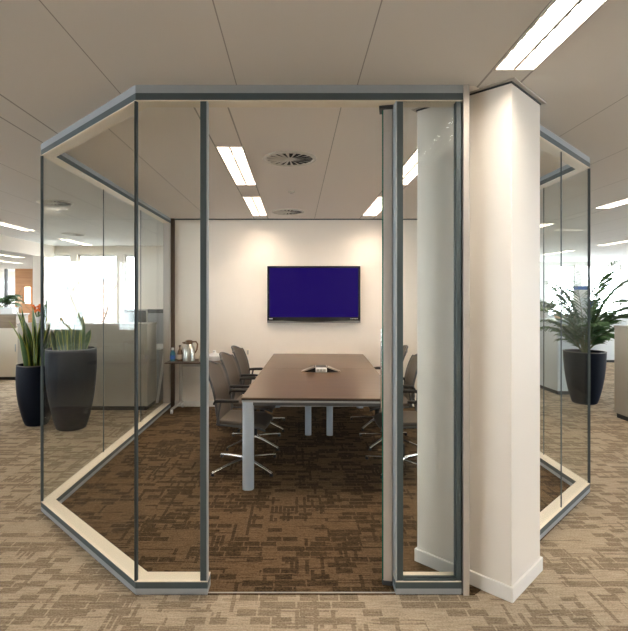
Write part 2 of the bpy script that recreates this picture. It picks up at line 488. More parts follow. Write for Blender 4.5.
bar(PL[0], lerp2(PL[0], PL[1], 0.10/3.457), wl, 'end_post', M['alu_beige'], 0.073, 2.615, 0.0, T)
wfl = glass_section('wall_front_left', 'slanted glass corner wall nearest the snake plants', PL[1], PL[2], PLi[1], PLi[2], [])
wr = glass_section('wall_right', 'glass side wall of the meeting room nearest the palm', PR[1], PR[2], PRi[1], PRi[2], [0.72, 1.87])
wfr = glass_section('wall_front_right', 'slanted glass corner wall behind the square column', PR[0], PR[1], PRi[0], PRi[1], [0.80])

# front: glazed panel | door opening | framed glazed panel | post against the column
wf = struct(empty('wall_front'), 'glazed front wall of the meeting room with the doorway')
YF = 2.62
xa, xb, xc, xd = -0.508, -0.468, 0.528, 0.90
kerb(PL[2], (xb, YF), PLi[2], (xb, YF+T), wf)
kerb((xc, YF), (0.876, YF), (xc, YF+T), (0.876, YF+T), wf)
header(PL[2], (xd, YF), PLi[2], (xd, YF+T), wf)
pane((-0.848, YF), (xa, YF), wf)
MB().box(xa, xb-0.006, YF+0.002, YF+0.035, 0.073, 2.615).build('stile', M['slate'], wf, bevel=0.002)
MB().box(xb-0.006, xb, YF+0.0, YF+0.035, 0.073, 2.615).build('stile_edge', M['alu'], wf)
MB().box(xc, xc+0.007, YF+0.0, YF+T, 0.073, 2.615).build('stile_edge', M['alu'], wf)
MB().box(xc+0.007, xc+0.040, YF+0.003, YF+T, 0.073, 2.615).build('stile', M['slate'], wf, bevel=0.002)
MB().box(0.848, 0.876, YF+0.003, YF+T*0.5, 0.073, 2.615).build('stile', M['slate'], wf, bevel=0.002)
MB().box(xc+0.04, 0.848, YF+0.003, YF+0.035, 0.073, 0.085).build('rail', M['slate'], wf)
pane((xc+0.04, YF), (0.848, YF), wf, 0.085, 2.615)
MB().box(0.874, 0.886, YF+0.02, YF+T, 0.0, H).build('shadow_gap', M['seal'], wf)
MB().prism([(0.884, YF-0.008), (0.914, YF-0.008), (0.953, YF+0.098), (0.884, YF+0.098)], 0.0, H).build('column_post', M['alu_beige'], wf, bevel=0.002)
# dark corner seals where panes meet
MB().prism([(PL[2][0]-0.006, PL[2][1]-0.0), (PL[2][0]+0.004, PL[2][1]), (PL[2][0]+0.008, PL[2][1]+0.02), (PL[2][0]-0.004, PL[2][1]+0.02)], 0.073, 2.615).build('corner_seal', M['seal'], wf)
MB().prism([(PL[1][0]-0.001, PL[1][1]-0.005), (PL[1][0]+0.012, PL[1][1]-0.003), (PL[1][0]+0.012, PL[1][1]+0.010), (PL[1][0]-0.001, PL[1][1]+0.006)], 0.073, 2.615).build('corner_seal', M['slate'], wl)
MB().prism([(PR[1][0]+0.001, PR[1][1]-0.004), (PR[1][0]-0.010, PR[1][1]-0.003), (PR[1][0]-0.010, PR[1][1]+0.008), (PR[1][0]+0.001, PR[1][1]+0.005)], 0.073, 2.615).build('corner_seal', M['slate'], wr)

# open glass door: hinge stile towards the viewer, leaf swung into the room
door = struct(empty('door_1', (0.528, 2.69, 0), 0), 'open frameless glass door with an aluminium hinge stile')
door.rotation_euler = (0, 0, math.radians(-11.5))
MB().box(-0.052, -0.003, 0.0, 0.06, 0.03, 2.60).build('hinge_stile', M['alu_beige'], door, bevel=0.003)
dp = MB()
vs = [(x, y, z) for z in (0.012, 2.60) for x, y in ((-0.060, 0.012), (-0.048, 0.012), (-0.048, 0.93), (-0.060, 0.93))]
dp.add(vs, [(1, 2, 6, 5), (3, 0, 4, 7)], 0); dp.add(vs, [(0, 1, 5, 4), (2, 3, 7, 6), (3, 2, 1, 0), (4, 5, 6, 7)], 1)
dp.build('glass_leaf', [M['glass'], M['glass_edge']], door, smooth=False)
MB().box(-0.058, -0.006, 0.004, 0.05, 0.0, 0.03).build('pivot', M['dgrey'], door)
MB().box(-0.075, 0.0, -0.02, 0.07, 2.60, 2.635).build('hinge', M['dgrey'], door)
MB().tube([(-0.085, 0.86, 0.75), (-0.085, 0.86, 1.35)], 0.011).build('handle', M['chrome'], door)
struct(MB().box(xb, xc, YF+0.010, YF+0.018, 0.0, 0.006).build('trim_1', M['apron'], smooth=False), 'thin pale threshold strip at the doorway')

# meeting room back wall
struct(MB().box(-1.735, 2.376, BACK, BACK+0.10, 0, H).build('wall_back', M['wall'], smooth=False), 'cream back wall of the meeting room carrying the television')
struct(MB().box(-1.80, -1.735, BACK-0.04, BACK+0.10, 0.0, H).build('trim_2', M['brownpost'], smooth=False), 'dark brown post at the end of the back wall')
struct(MB().box(-1.735, 2.285, BACK-0.014, BACK, 0.0, 0.085).build('baseboard_back', M['white'], bevel=0.003), 'white skirting along the meeting room back wall')
struct(MB().box(-1.735, 2.285, BACK-0.012, BACK, H-0.022, H-0.006).build('trim_3', M['slate'], smooth=False), 'grey shadow trim where back wall meets ceiling')

# square column turned 45 degrees to the glass front
q = math.sqrt(0.5)
cs = Vector((1.115, 2.562)); cw = cs+Vector((-q, q))*0.555; ce = cs+Vector((q, q))*0.415; cn = cw+(ce-cs)
def grow(pts, e):
    c = sum(pts, Vector((0, 0)))/len(pts)
    ax = (pts[1]-pts[0]).normalized(); ay = (pts[3]-pts[0]).normalized()
    sg = [(-1, -1), (1, -1), (1, 1), (-1, 1)]
    return [tuple(p+ax*e*a+ay*e*b) for p, (a, b) in zip(pts, sg)]
cp = [cs, ce, cn, cw]
col = struct(empty('column'), 'off-white square column set corner-on beside the doorway')
MB().prism(grow(cp, 0), 0.0, 2.690).build('column_shaft', M['column'], col, bevel=0.004)
MB().prism(grow(cp, 0.012), 0.0, 0.078).build('baseboard', M['white'], col, bevel=0.004)
MB().prism(grow(cp, 0.004), 2.684, 2.694).build('shadow_gap', M['seal'], col)
MB().prism(grow(cp, 0.026), 2.693, 2.7).build('collar', M['alu_beige'], col, bevel=0.002)

# outer walls of the office with their windows
def wall_with_windows(name, label, along, pos, a0, a1, wins, z0, z1, m, th=0.2, first=1):
    """along 'x': wall in plane y=pos from x=a0..a1; 'y': plane x=pos"""
    def bx(mb, u0, u1, w0, w1, za, zb, mi=0):
        if along == 'x': mb.box(u0, u1, w0, w1, za, zb, mi)
        else: mb.box(w0, w1, u0, u1, za, zb, mi)
    mb = MB()
    bx(mb, a0, a1, pos, pos+th, 0, z0); bx(mb, a0, a1, pos, pos+th, z1, H)
    e = a0
    for (u0, u1) in wins:
        bx(mb, e, u0, pos, pos+th, z0, z1); e = u1
    bx(mb, e, a1, pos, pos+th, z0, z1)
    struct(mb.build(name, m, smooth=False), label)
    for k, (u0, u1) in enumerate(wins):
        r = struct(empty('window_%d' % (first+k)), 'daylit office window number in %s' % name.replace('_', ' '))
        r['label'] = 'bright office window in the %s' % label
        f = MB(); t = 0.045; mid = pos+th*0.5
        bx(f, u0, u1, mid-0.03, mid+0.03, z0, z0+t); bx(f, u0, u1, mid-0.03, mid+0.03, z1-t, z1)
        bx(f, u0, u0+t, mid-0.03, mid+0.03, z0, z1); bx(f, u1-t, u1, mid-0.03, mid+0.03, z0, z1)
        if u1-u0 > 1.6:
            c = (u0+u1)/2; bx(f, c-0.025, c+0.025, mid-0.03, mid+0.03, z0, z1)
        f.build('window_frame', M['white'], r, smooth=False)
        g = MB(); bx(g, u0+t, u1-t, mid-0.006, mid+0.006, z0+t, z1-t); g.build('window_pane', M['wglass'], r, smooth=False)
        s = MB(); s_in = -0.12 if True else 0
        bx(s, u0-0.03, u1+0.03, pos+s_in, pos+th*0.4, z0-0.03, z0); s.build('window_sill', M['white'], r, smooth=False)
wall_with_windows('wall_far_left', 'cream window wall beyond the planters', 'x', 11.0, -5.85, 0.0,
                  [(-5.67, -5.02), (-4.87, -3.97), (-3.83, -3.58)], 0.88, 2.52, M['wall'], first=1)
wall_with_windows('wall_office_left', 'window wall along the desks', 'y', -7.8, -5.0, 12.0,
                  [(-3.5, -1.6), (-1.2, 0.7), (1.1, 3.0), (3.4, 5.2), (5.6, 7.4), (7.8, 9.6)], 0.9, 2.5, M['gwall'], first=4)
wall_with_windows('wall_far_right', 'white window wall beyond the palm', 'x', 16.0, 0.0, 13.2,
                  [(4.9, 7.85), (8.15, 9.05), (9.25, 10.55), (10.8, 12.8)], 0.9, 2.6, M['white'], first=10)
wall_with_windows('wall_office_right', 'white window wall on the bright side', 'y', 13.0, -5.0, 16.2,
                  [(-3, -0.6), (0, 2.4), (3, 5.4), (6, 8.0), (12, 14.4)], 0.9, 2.6, M['white'], first=14)
struct(MB().box(-7.8, 13.2, -5.2, -5.0, 0, H).build('wall_rear', M['wall'], smooth=False), 'cream rear wall behind the viewpoint')
struct(MB().box(-14, -7.6, 11.8, 12.0, 0, H).build('wall_wing_front', M['wall'], smooth=False), 'wall of the far office wing')
wall_with_windows('wall_wing_side', 'white wall of the far office wing with windows added to brighten it', 'y', -14.2, 12.0, 22.0,
                  [(12.6, 14.6), (15.0, 17.0), (17.4, 19.4)], 0.9, 2.5, M['white'], first=20)  # unseen windows added to bring light into the wing
struct(MB().box(-14, -10.55, 22, 22.2, 0, H).build('wall_wing_back', M['white'], smooth=False), 'back wall of the far office wing')
struct(MB().prism([(-5.85, 11.0), (-5.72, 11.2), (-10.4, 20.1), (-10.55, 20.0)], 0, H).build('wall_wing_return', M['gwall'], smooth=False), 'grey return wall at the end of the window wall')
struct(MB().box(-0.1, 0.0, BACK+0.1, 16, 0, H).build('wall_core', M['wall'], smooth=False), 'cream wall behind the meeting room')
struct(MB().box(-5.44, -5.36, 5.5, 11.0, 2.43, H).build('trim_4', M['wall'], smooth=False), 'cream bulkhead dropped below the ceiling near the windows')
struct(MB().box(-11.35, -10.35, 20.0, 20.2, 0, H).build('wall_panelled', M['wood'], smooth=False), 'orange brown wood panelled wall far behind the planters')
tag(MB().box(-10.93, -10.72, 19.95, 19.99, 1.30, 1.96).build('wall_light', M['lampsign']), 'upright lit white panel on the wood panelled wall', 'light')
tag(MB().box(-11.32, -11.06, 19.95, 19.99, 1.30, 1.62).build('picture', M['pic'], bevel=0.004), 'small warm coloured picture on the wood panelled wall', 'picture')
pw = struct(empty('wall_wing_glass'), 'glass screen with dark posts in the far office wing')
MB().box(-13.6, -11.4, 20.06, 20.08, 0.05, 2.65).build('glass_pane', M['wglass'], pw, smooth=False)
for x in (-13.6, -12.6, -11.75):
    MB().box(x-0.05, x+0.05, 20.02, 20.12, 0, H).build('post', M['dgrey'], pw, smooth=False)
# dwarf dividing panel at the desks
# ------------------------------------------------------------------ outside
struct(MB().box(-60, 60, -40, 70, -3.4, -3.2).build('ground_outside', M['ground'], smooth=False), 'paving outside the office')
def brick_building(loc, w, h, d, label):
    t = thing('brick_building', label, 'building', loc)
    MB().box(-w/2, w/2, 0, d, 0, h).build('wall', M['brick'], t, smooth=False)
    for i in range(int(w/2.2)):
        for j in range(int(h/3)):
            x = -w/2+1.1+i*2.2; z = 1+j*3
            f = MB().box(x-0.6, x+0.6, -0.06, 0.05, z, z+1.7).build('window', M['white'], t, smooth=False)
            MB().box(x-0.5, x+0.5, -0.08, -0.05, z+0.1, z+1.6).build('window_glazing', M['dgrey'], f, smooth=False)
    MB().box(-w/2-0.3, w/2+0.3, -0.3, d+0.3, h, h+0.3).build('roof', M['gwall'], t, smooth=False)
    return t
brick_building((-16.4, 34, -3.2), 4.6, 6, 6, 'pale red brick building outside the far windows beyond the planters')
def bare_tree(loc, h, label, seed):
    rnd = random.Random(seed)
    t = thing('bare_tree', label, 'tree', loc, 0, 'bare trees outside the windows')
    tr = MB(); br = MB()
    def grow_b(p, d, L, r, lev, mb):
        pts = [p]; q_ = p.copy(); dd = d.copy()
        for k in range(4):
            dd = (dd+Vector((rnd.uniform(-.2, .2), rnd.uniform(-.2, .2), rnd.uniform(-.05, .15)))).normalized()
            q_ = q_+dd*L/4; pts.append(q_.copy())
        mb.tube(pts, [r*(1-0.15*i) for i in range(5)], 5)
        if lev == 0: return
        for k in range(3 if lev > 1 else 4):
            i = rnd.randint(2, 4)
            a = rnd.uniform(0, 2*PI); nd = (dd*0.75+Vector((math.cos(a), math.sin(a), 0.25))*0.8).normalized()
            grow_b(pts[i], nd, L*rnd.uniform(.55, .75), r*0.5, lev-1, br)
    grow_b(Vector((0, 0, 0)), Vector((0, 0, 1)), h*0.45, 0.085, 4, tr)
    tr.build('trunk', M['bark'], t); br.build('branches', M['bark'], t)
    return t
bare_tree((-13.0, 5.2, -3.2), 8, 'dark bare tree mirrored in the slanted glass beside the planters', 3)
bare_tree((-14.5, 8.0, -3.2), 9, 'taller bare tree standing behind the first outside the desk windows', 5)
bare_tree((-7.4, 17.5, -3.2), 8, 'bare tree outside the window wall beyond the planters', 9)

# ------------------------------------------------------------------ ceiling fittings
def ceiling_light(cx, y0, y1, lm, label, group, z=H):
    """recessed fitting: housing, lit panel, cross-blade louvre and centre spine"""
    t = thing('ceiling_light', label, 'light', (cx, (y0+y1)/2, z), 0, group)
    L = (y1-y0)/2; hw = LW/2
    f = MB()
    f.box(-hw-0.012, -hw, -L-0.012, L+0.012, -0.004, 0.07); f.box(hw, hw+0.012, -L-0.012, L+0.012, -0.004, 0.07)
    f.box(-hw, hw, -L-0.012, -L, -0.004, 0.07); f.box(-hw, hw, L, L+0.012, -0.004, 0.07)
    f.box(-hw-0.012, hw+0.012, -L-0.012, L+0.012, 0.07, 0.08)
    f.build('housing', M['lamphouse'], t, smooth=False)
    for x in (-hw/2, hw/2):
        MB().tube([(x, -L+0.02, 0.05), (x, L-0.02, 0.05)], 0.026, 10, flat=0.6).build('lamp_tube', lm, t)
    lv = MB(); n = int(2*L/0.085)
    for k in range(1, n):
        y = -L+2*L*k/n
        lv.box(-hw, hw, y-0.0012, y+0.0012, 0.002, 0.026)
    lv.build('louvre', M['louvre'], t, smooth=False)
    MB().box(-0.007, 0.007, -L, L, -0.002, 0.028).build('divider', M['divider'], t, smooth=False)
    return t
g1 = 'recessed lights of the meeting room'
for (cx, y0, y1), lab in zip(IN_LIGHTS, ('larger-looking twin-tube ceiling light over the row of three chairs by the door post', 'smaller ceiling light over the three chairs, close to the back wall',
                                         'twin-tube ceiling light seen through the narrow framed glass panel', 'ceiling light seen beside the top of the open door, close to the back wall')):
    ceiling_light(cx, y0, y1, M['lamp_in'], lab, g1, Zi)
g2 = 'recessed lights of the open office'
for (cx, y0, y1), lab in zip(OUT_NEAR, ('bright twin-tube ceiling light just above the square column', 'ceiling light strip over the cream counter outside the glass',
        'ceiling light strip close to the window wall beyond the planters', 'ceiling light strip nearest the palm, beyond the glass corner', 'ceiling light strip above the white cabinet behind the palm',
        'nearer of two far ceiling light strips before the bright windows behind the palm', 'further of two far ceiling light strips before the bright windows behind the palm')):
    ceiling_light(cx, y0, y1, M['lamp_out'], lab, g2)
for a in OUT_WING_FILL: ceiling_light(*a, M['lamp_out'], 'small ceiling light strip added to brighten the wing with the wood panelled wall', 'added lights of the far office wing')
for a in OUT_UNSEEN: ceiling_light(*a, M['lamp_out'], 'unseen ceiling light strip added to light the office', 'unseen office lights added around the viewpoint')

def ceiling_vent(loc, r, label):
    t = thing('ceiling_vent', label, 'vent', loc, 0, 'round ceiling vents')
    MB().lathe([(r, 0.004), (r, -0.008), (r*0.9, -0.014), (r*0.86, -0.008), (r*0.86, 0.004)], 40, cap=False).build('rim', M['vent'], t)
    MB().lathe([(0.001, -0.0022), (r*0.87, -0.002)], 40, cap=False).build('shade_disc', M['ventshade'], t)  # flat black disc stands in for the shade inside the vent
    sl = MB(); n = 18
    for k in range(n):
        a = 2*PI*k/n; b = a+2*PI/n*0.42
        r0, r1 = r*0.2, r*0.86
        z0, z1 = -0.011, -0.004
        sl.hexa([(r0*math.cos(a), r0*math.sin(a), z0), (r1*math.cos(a), r1*math.sin(a), z0), (r1*math.cos(b), r1*math.sin(b), z1-0.002), (r0*math.cos(b), r0*math.sin(b), z1-0.002)],
                [(r0*math.cos(a), r0*math.sin(a), z0+0.002), (r1*math.cos(a), r1*math.sin(a), z0+0.002), (r1*math.cos(b), r1*math.sin(b), z1), (r0*math.cos(b), r0*math.sin(b), z1)])
    sl.build('vanes', M['vent'], t, smooth=False)
    MB().lathe([(0.002, -0.017), (r*0.14, -0.015), (r*0.21, -0.006), (r*0.21, 0.0)], 24).build('hub', M['vent'], t)
    return t
ceiling_vent((-0.05, 4.0, Zi), 0.215, 'round swirl vent in the meeting room ceiling above the table front')
ceiling_vent((-0.105, 6.5, Zi), 0.215, 'round swirl vent in the ceiling close to the meeting room back wall')
ceiling_vent((-2.87, 5.9, H), 0.2, 'round ceiling vent outside, above the two tall planters')
ceiling_vent((-4.0, 8.9, H), 0.2, 'round ceiling vent outside, nearest the window wall')
sd = thing('ceiling_sensor', 'small round sensor on the meeting room ceiling between the two vents', 'sensor', (-0.05, 5.25, Zi))
MB().lathe([(0.04, 0.002), (0.04, -0.008), (0.03, -0.014), (0.012, -0.018), (0.001, -0.019)], 24, cap=False).build('cover', M['vent'], sd)
MB().lathe([(0.013, -0.016), (0.011, -0.024), (0.002, -0.026)], 16).build('lens', M['alu_beige'], sd)

# ------------------------------------------------------------------ conference table
tb = thing('conference_table', 'long dark walnut conference table on silver legs', 'table', (0.257, 5.535, 0.004), math.radians(-2.3))
TW, TL = 0.6385, 1.555
for k, (y0, y1) in enumerate(((-TL, 0.10), (0.102, TL))):
    MB().box(-TW, TW, y0, y1, 0.747, 0.757, 0).build('tabletop', M['table'], tb, bevel=0.0015)
    MB().box(-TW+0.001, TW-0.001, y0+0.001, y1-0.0005, 0.735, 0.747).build('edge_strip', M['tedge'], tb)
for nm, m_, e, za, zb in (('frame_lip', 'apron', 0.004, 0.718, 0.735), ('frame', 'frameshade', 0.03, 0.688, 0.718)):
    ap = MB()
    ap.box(-TW+e, TW-e, -TL+e, -TL+e+0.04, za, zb); ap.box(-TW+e, TW-e, TL-e-0.04, TL-e, za, zb)
    ap.box(-TW+e, -TW+e+0.04, -TL+e+0.04, TL-e-0.04, za, zb); ap.box(TW-e-0.04, TW-e, -TL+e+0.04, TL-e-0.04, za, zb)
    ap.build(nm, M[m_], tb, bevel=0.003)
def leg_pts(cx, cy, sx, rx=0.046, ry=0.05):
    # rounded outer side, flatter inner side
    pts = []
    for k in range(20):
        a = 2*PI*k/20
        x = math.cos(a); y = math.sin(a)
        kx = rx*(abs(x)**0.75)*(1 if x > 0 else -1)
        pts.append((cx+kx, cy+ry*(abs(y)**0.7)*(1 if y > 0 else -1)))
    return pts
for sx in (-1, 1):
    for sy in (-1, 1):
        l = MB().prism(leg_pts(sx*(TW-0.05), sy*(TL-0.055), sx), 0.003, 0.722).build('leg', M['leg'], tb)
        MB().prism(leg_pts(sx*(TW-0.05), sy*(TL-0.055), sx, 0.036, 0.04), 0.0, 0.003).build('foot_pad', M['black'], l)
for x in (-0.122, 0.122):
    l = MB().prism(leg_pts(x, 0.10, 1, 0.036, 0.04), 0.003, 0.722).build('leg', M['leg'], tb)
    MB().prism(leg_pts(x, 0.10, 1, 0.03, 0.03), 0.0, 0.003).build('foot_pad', M['black'], l)
MB().box(-0.3, 0.3, 0.06, 0.14, 0.69, 0.721).build('cross_rail', M['dgrey'], tb)

# winged connection unit on the table
ph = thing('conference_phone', 'low winged connection unit with a white centre on the walnut table', 'phone', (0.272, 5.40, 0.7615))
MB().box(-0.062, 0.062, -0.065, 0.05, 0.0, 0.050).build('body', M['paper'], ph, bevel=0.008)
for k in range(3):
    MB().box(-0.048+k*0.034, -0.020+k*0.034, -0.0675, -0.064, 0.012, 0.036).build('socket', M['apron'], ph, bevel=0.001)
MB().box(-0.075, 0.075, -0.05, 0.07, 0.05, 0.062).build('lid', M['dgrey'], ph, bevel=0.004)
for s in (-1, 1):
    wg = MB().hexa([(s*0.060, -0.062, 0.052), (s*0.060, 0.06, 0.052), (s*0.20, 0.04, 0.0), (s*0.20, -0.05, 0.0)],
                   [(s*0.055, -0.062, 0.066), (s*0.055, 0.06, 0.066), (s*0.212, 0.04, 0.006), (s*0.212, -0.05, 0.006)]).build('wing', M['steel'], ph)
    MB().hexa([(s*0.062, -0.055, 0.001), (s*0.062, 0.05, 0.001), (s*0.18, 0.03, 0.001), (s*0.18, -0.042, 0.001)],
              [(s*0.062, -0.055, 0.050), (s*0.062, 0.05, 0.050), (s*0.185, 0.03, 0.004), (s*0.185, -0.042, 0.004)]).build('wing_shade_block', M['black'], wg)  # solid black block stands in for the shade below the wing

# ------------------------------------------------------------------ office chairs (local +x is the way the sitter looks)
def backprof(v):
    """side profile of the backrest, v 0 bottom .. 1 top"""
    pts = [(-0.205, 0.435), (-0.225, 0.55), (-0.235, 0.66), (-0.262, 0.78), (-0.305, 0.89), (-0.345, 0.965)]
    t = v*(len(pts)-1); i = min(int(t), len(pts)-2); f = t-i
    p0 = pts[max(i-1, 0)]; p1 = pts[i]; p2 = pts[i+1]; p3 = pts[min(i+2, len(pts)-1)]
    def cr(a, b, c, d): return 0.5*((2*b)+(-a+c)*f+(2*a-5*b+4*c-d)*f*f+(-a+3*b-3*c+d)*f**3)
    return cr(p0[0], p1[0], p2[0], p3[0]), cr(p0[1], p1[1], p2[1], p3[1])
def halfw(v):
    w = 0.225+0.022*math.sin(v*PI*0.9)
    if v > 0.8: w *= math.sqrt(max(0.0, 1-((v-0.8)/0.2)**2*0.62))
    return w
def make_chair(name, label, group, fab):
    t = thing(name, label, 'chair', group=group)
    def P(i, j):
        v = i; u = j*2-1
        x, z = backprof(v); y = u*halfw(v)
        return (x-0.045*(1-u*u)*(0.4+0.6*v)*1.0+0.02, y, z-0.03*(u*u)*(1 if v > 0.9 else 0))
    MB().grid(P, 15, 11).build('backrest', fab, t, solid=0.012)
    out = [P(i/14, 0) for i in range(15)]+[P(1, j/10) for j in range(1, 10)]+[P(i/14, 1) for i in range(14, -1, -1)]
    MB().tube(out, 0.011, 8).build('back_frame', M['dgrey'], t)
    # back spine
    MB().tube([(-0.245, 0, 0.62), (-0.262, 0, 0.5), (-0.2, 0, 0.40), (-0.06, 0, 0.385)], 0.018, 8).build('spine', M['black'], t)
    def Q(i, j):
        u = j*2-1; x = -0.215+0.44*i
        w = 0.225*(1-0.12*(2*i-1)**4)
        return (x, u*w, 0.452-0.035*max(0, i-0.75)**2*16-0.012*(1-u*u)+0.006*math.cos(i*PI))
    MB().grid(Q, 13, 9).build('seat', fab, t, solid=0.035, bevel=0.008)
    so = [Q(i/12, 0) for i in range(13)]
    fr = MB()
    for s in (0, 1): fr.tube([(Q(i/12, s)[0], Q(i/12, s)[1], Q(i/12, s)[2]-0.024) for i in range(13)], 0.009, 6)
    fr.tube([(Q(0, j/8)[0], Q(0, j/8)[1], Q(0, j/8)[2]-0.024) for j in range(9)], 0.009, 6)
    fr.build('seat_frame', M['dgrey'], t)
    for s in (-1, 1):
        arm = MB().tube([(-0.225, s*0.225, 0.62), (-0.205, s*0.25, 0.652), (-0.15, s*0.256, 0.656), (-0.06, s*0.258, 0.658), (0.0, s*0.254, 0.656)],
                        [0.020, 0.024, 0.027, 0.027, 0.020], 10, flat=0.6).build('armrest', M['black'], t)
        MB().tube([(-0.16, s*0.256, 0.655), (-0.18, s*0.25, 0.56), (-0.20, s*0.236, 0.445)], 0.010, 8).build('arm_support', M['dgrey'], arm)
    MB().hexa([(-0.10, -0.08, 0.375), (0.10, -0.08, 0.385), (0.10, 0.08, 0.385), (-0.10, 0.08, 0.375)],
              [(-0.14, -0.12, 0.43), (0.16, -0.12, 0.43), (0.16, 0.12, 0.43), (-0.14, 0.12, 0.43)]).build('mechanism', M['black'], t, bevel=0.008)
    MB().lathe([(0.030, 0.07), (0.030, 0.22), (0.018, 0.222), (0.018, 0.385)], 16).build('gas_column', M['black'], t)
    MB().lathe([(0.04, 0.055), (0.043, 0.075), (0.034, 0.098)], 16).build('hub', M['chrome'], t)
    for k in range(4):
        a = PI/4+0.11+k*PI/2
        c, s = math.cos(a), math.sin(a)
        l = MB().tube([(0.02*c, 0.02*s, 0.082), (0.15*c, 0.15*s, 0.068), (0.30*c, 0.30*s, 0.044), (0.375*c, 0.375*s, 0.03)], [0.017, 0.015, 0.0125, 0.011], 8, flat=0.8).build('leg', M['chrome'], t)
        MB().lathe([(0.014, 0.004), (0.017, 0.008), (0.013, 0.028)], 10, (0.365*c, 0.365*s)).build('glide', M['black'], l)
    return t
gl = 'office chairs along the conference table'
ch = make_chair('office_chair', 'brown mesh-backed chair nearest the door post, by the near table leg', gl, M['fabric'])
ch.location = (-0.47, 4.59, 0.004); ch.rotation_euler = (0, 0, math.radians(-7))
dup(ch, (-0.445, 5.31, 0.004), math.radians(-6), 'middle brown mesh-backed chair of the row of three beside the side table', gl)
dup(ch, (-0.41, 6.02, 0.004), math.radians(-6), 'brown mesh-backed chair at the end of the row, nearest the back wall', gl)
dup(ch, (0.97, 4.56, 0.004), math.radians(180), 'mesh-backed chair across the table, hidden mostly behind the square column', gl)
dup(ch, (1.00, 5.33, 0.004), math.radians(177), 'dark-backed chair glimpsed through the narrow framed glass panel', gl)
dup(ch, (1.0, 6.10, 0.004), math.radians(182), 'far chair across the table whose armrest pokes out beside the door edge', gl)

# ------------------------------------------------------------------ television
tv = thing('television', 'wide flat television with a dark blue screen on the cream back wall', 'television', (0.253, BACK, 1.608))
MB().box(-0.662, 0.662, -0.075, -0.03, -0.402, 0.405).build('casing', M['bezel'], tv, bevel=0.006)
MB().box(-0.630, 0.630, -0.0775, -0.074, -0.322, 0.378).build('screen', M['screen'], tv, smooth=False)
bz = MB(); n = 24
pts = [(-0.662, -0.372)]
vs = []; fs = []
for k in range(n+1):
    x = -0.66+1.32*k/n
    d = 0.018*max(0, 1-(x/0.42)**2)
    vs += [(x, -0.079, -0.372-d), (x, -0.079, -0.402), (x, -0.07, -0.372-d), (x, -0.07, -0.402)]
for k in range(n):
    a = 4*k; b = a+4
    fs += [(a, a+1, b+1, b), (a, b, b+2, a+2), (a+1, a+3, b+3, b+1)]
bz.add(vs, fs).build('trim_strip', M['bezel2'], tv)
MB().box(-0.635, -0.585, -0.0785, -0.0745, -0.35, -0.338).build('maker_mark', M['mark'], tv, smooth=False)
mk = MB()
for k in range(5): mk.box(0.52+k*0.022, 0.534+k*0.022, -0.0785, -0.0745, -0.347, -0.340)
mk.build('indicator_marks', M['mark'], tv, smooth=False)
MB().box(-0.25, 0.25, -0.03, -0.001, -0.2, 0.2).build('bracket', M['black'], tv)

sk = thing('wall_socket', 'small white socket on the back wall behind the chairs', 'socket', (-0.69, BACK, 0.78))
MB().box(-0.022, 0.022, -0.012, 0.0, -0.045, 0.045).build('plate', M['sill'], sk, bevel=0.003)
MB().box(-0.012, 0.012, -0.015, -0.011, -0.03, 0.03).build('inset', M['alu_beige'], sk, bevel=0.002)

# ------------------------------------------------------------------ side table with refreshments
st = thing('side_table', 'narrow brown folding side table on castors along the back wall', 'table', (-1.285, 6.84, 0))
MB().box(-0.48, 0.36, -0.2, 0.2, 0.674, 0.692).build('tabletop', M['brownpost'], st, bevel=0.003)
for s in (-1, 1):
    l = MB().box(s*0.33-0.02, s*0.33+0.02, 0.08, 0.13, 0.09, 0.668).build('leg', M['alu_beige'], st, bevel=0.006)
    f = MB().tube([(s*0.33, 0.21, 0.085), (s*0.33, 0.10, 0.105), (s*0.35, -0.04, 0.085), (s*0.39, -0.2, 0.062)], [0.016, 0.024, 0.022, 0.014], 10).build('foot', M['alu_beige'], st)
    for yy, xx in ((0.2, 0.33), (-0.19, 0.385)):
        MB().add([(s*xx+dx, yy+0.03*math.cos(a), 0.034+0.03*math.sin(a)) for dx in (-0.012, 0.012) for a in [2*PI*k/16 for k in range(16)]],
                 [tuple(range(15, -1, -1)), tuple(range(16, 32))]+[(k, (k+1) % 16, 16+(k+1) % 16, 16+k) for k in range(16)]).build('castor', M['paper'], f)
MB().box(-0.33, 0.33, 0.09, 0.12, 0.60, 0.64).build('cross_rail', M['alu_beige'], st)
TZ = 0.692
jg = thing('vacuum_jug', 'shiny steel vacuum jug with a dark handle on the side table', 'jug', (-1.47, 6.80, TZ))
MB().lathe([(0.075, 0), (0.083, 0.01), (0.083, 0.13), (0.073, 0.19), (0.052, 0.225), (0.045, 0.235)], 28).build('body', M['steel'], jg)
MB().lathe([(0.048, 0.235), (0.052, 0.26), (0.045, 0.285), (0.02, 0.292)], 24).build('lid', M['amber'], jg)
MB().hexa([(-0.085, -0.018, 0.245), (-0.045, -0.025, 0.235), (-0.045, 0.025, 0.235), (-0.085, 0.018, 0.245)],
          [(-0.088, -0.014, 0.262), (-0.045, -0.025, 0.268), (-0.045, 0.025, 0.268), (-0.088, 0.014, 0.262)]).build('spout', M['amber'], jg)
MB().tube([(0.045, 0, 0.265), (0.095, 0, 0.268), (0.118, 0, 0.235), (0.108, 0, 0.16), (0.085, 0, 0.115)], 0.011, 8).build('handle', M['amber'], jg)
bt = thing('water_bottle', 'small teal bottle at the end of the side table by the brown post', 'bottle', (-1.69, 6.79, TZ))
MB().lathe([(0.033, 0), (0.037, 0.006), (0.037, 0.10), (0.03, 0.125), (0.016, 0.145), (0.016, 0.155)], 20).build('body', M['teal'], bt)
MB().lathe([(0.019, 0.152), (0.019, 0.182), (0.015, 0.186)], 16).build('cap', M['paper'], bt)
MB().lathe([(0.0378, 0.03), (0.0378, 0.085)], 20, cap=False).build('label_band', M['blue'], bt)
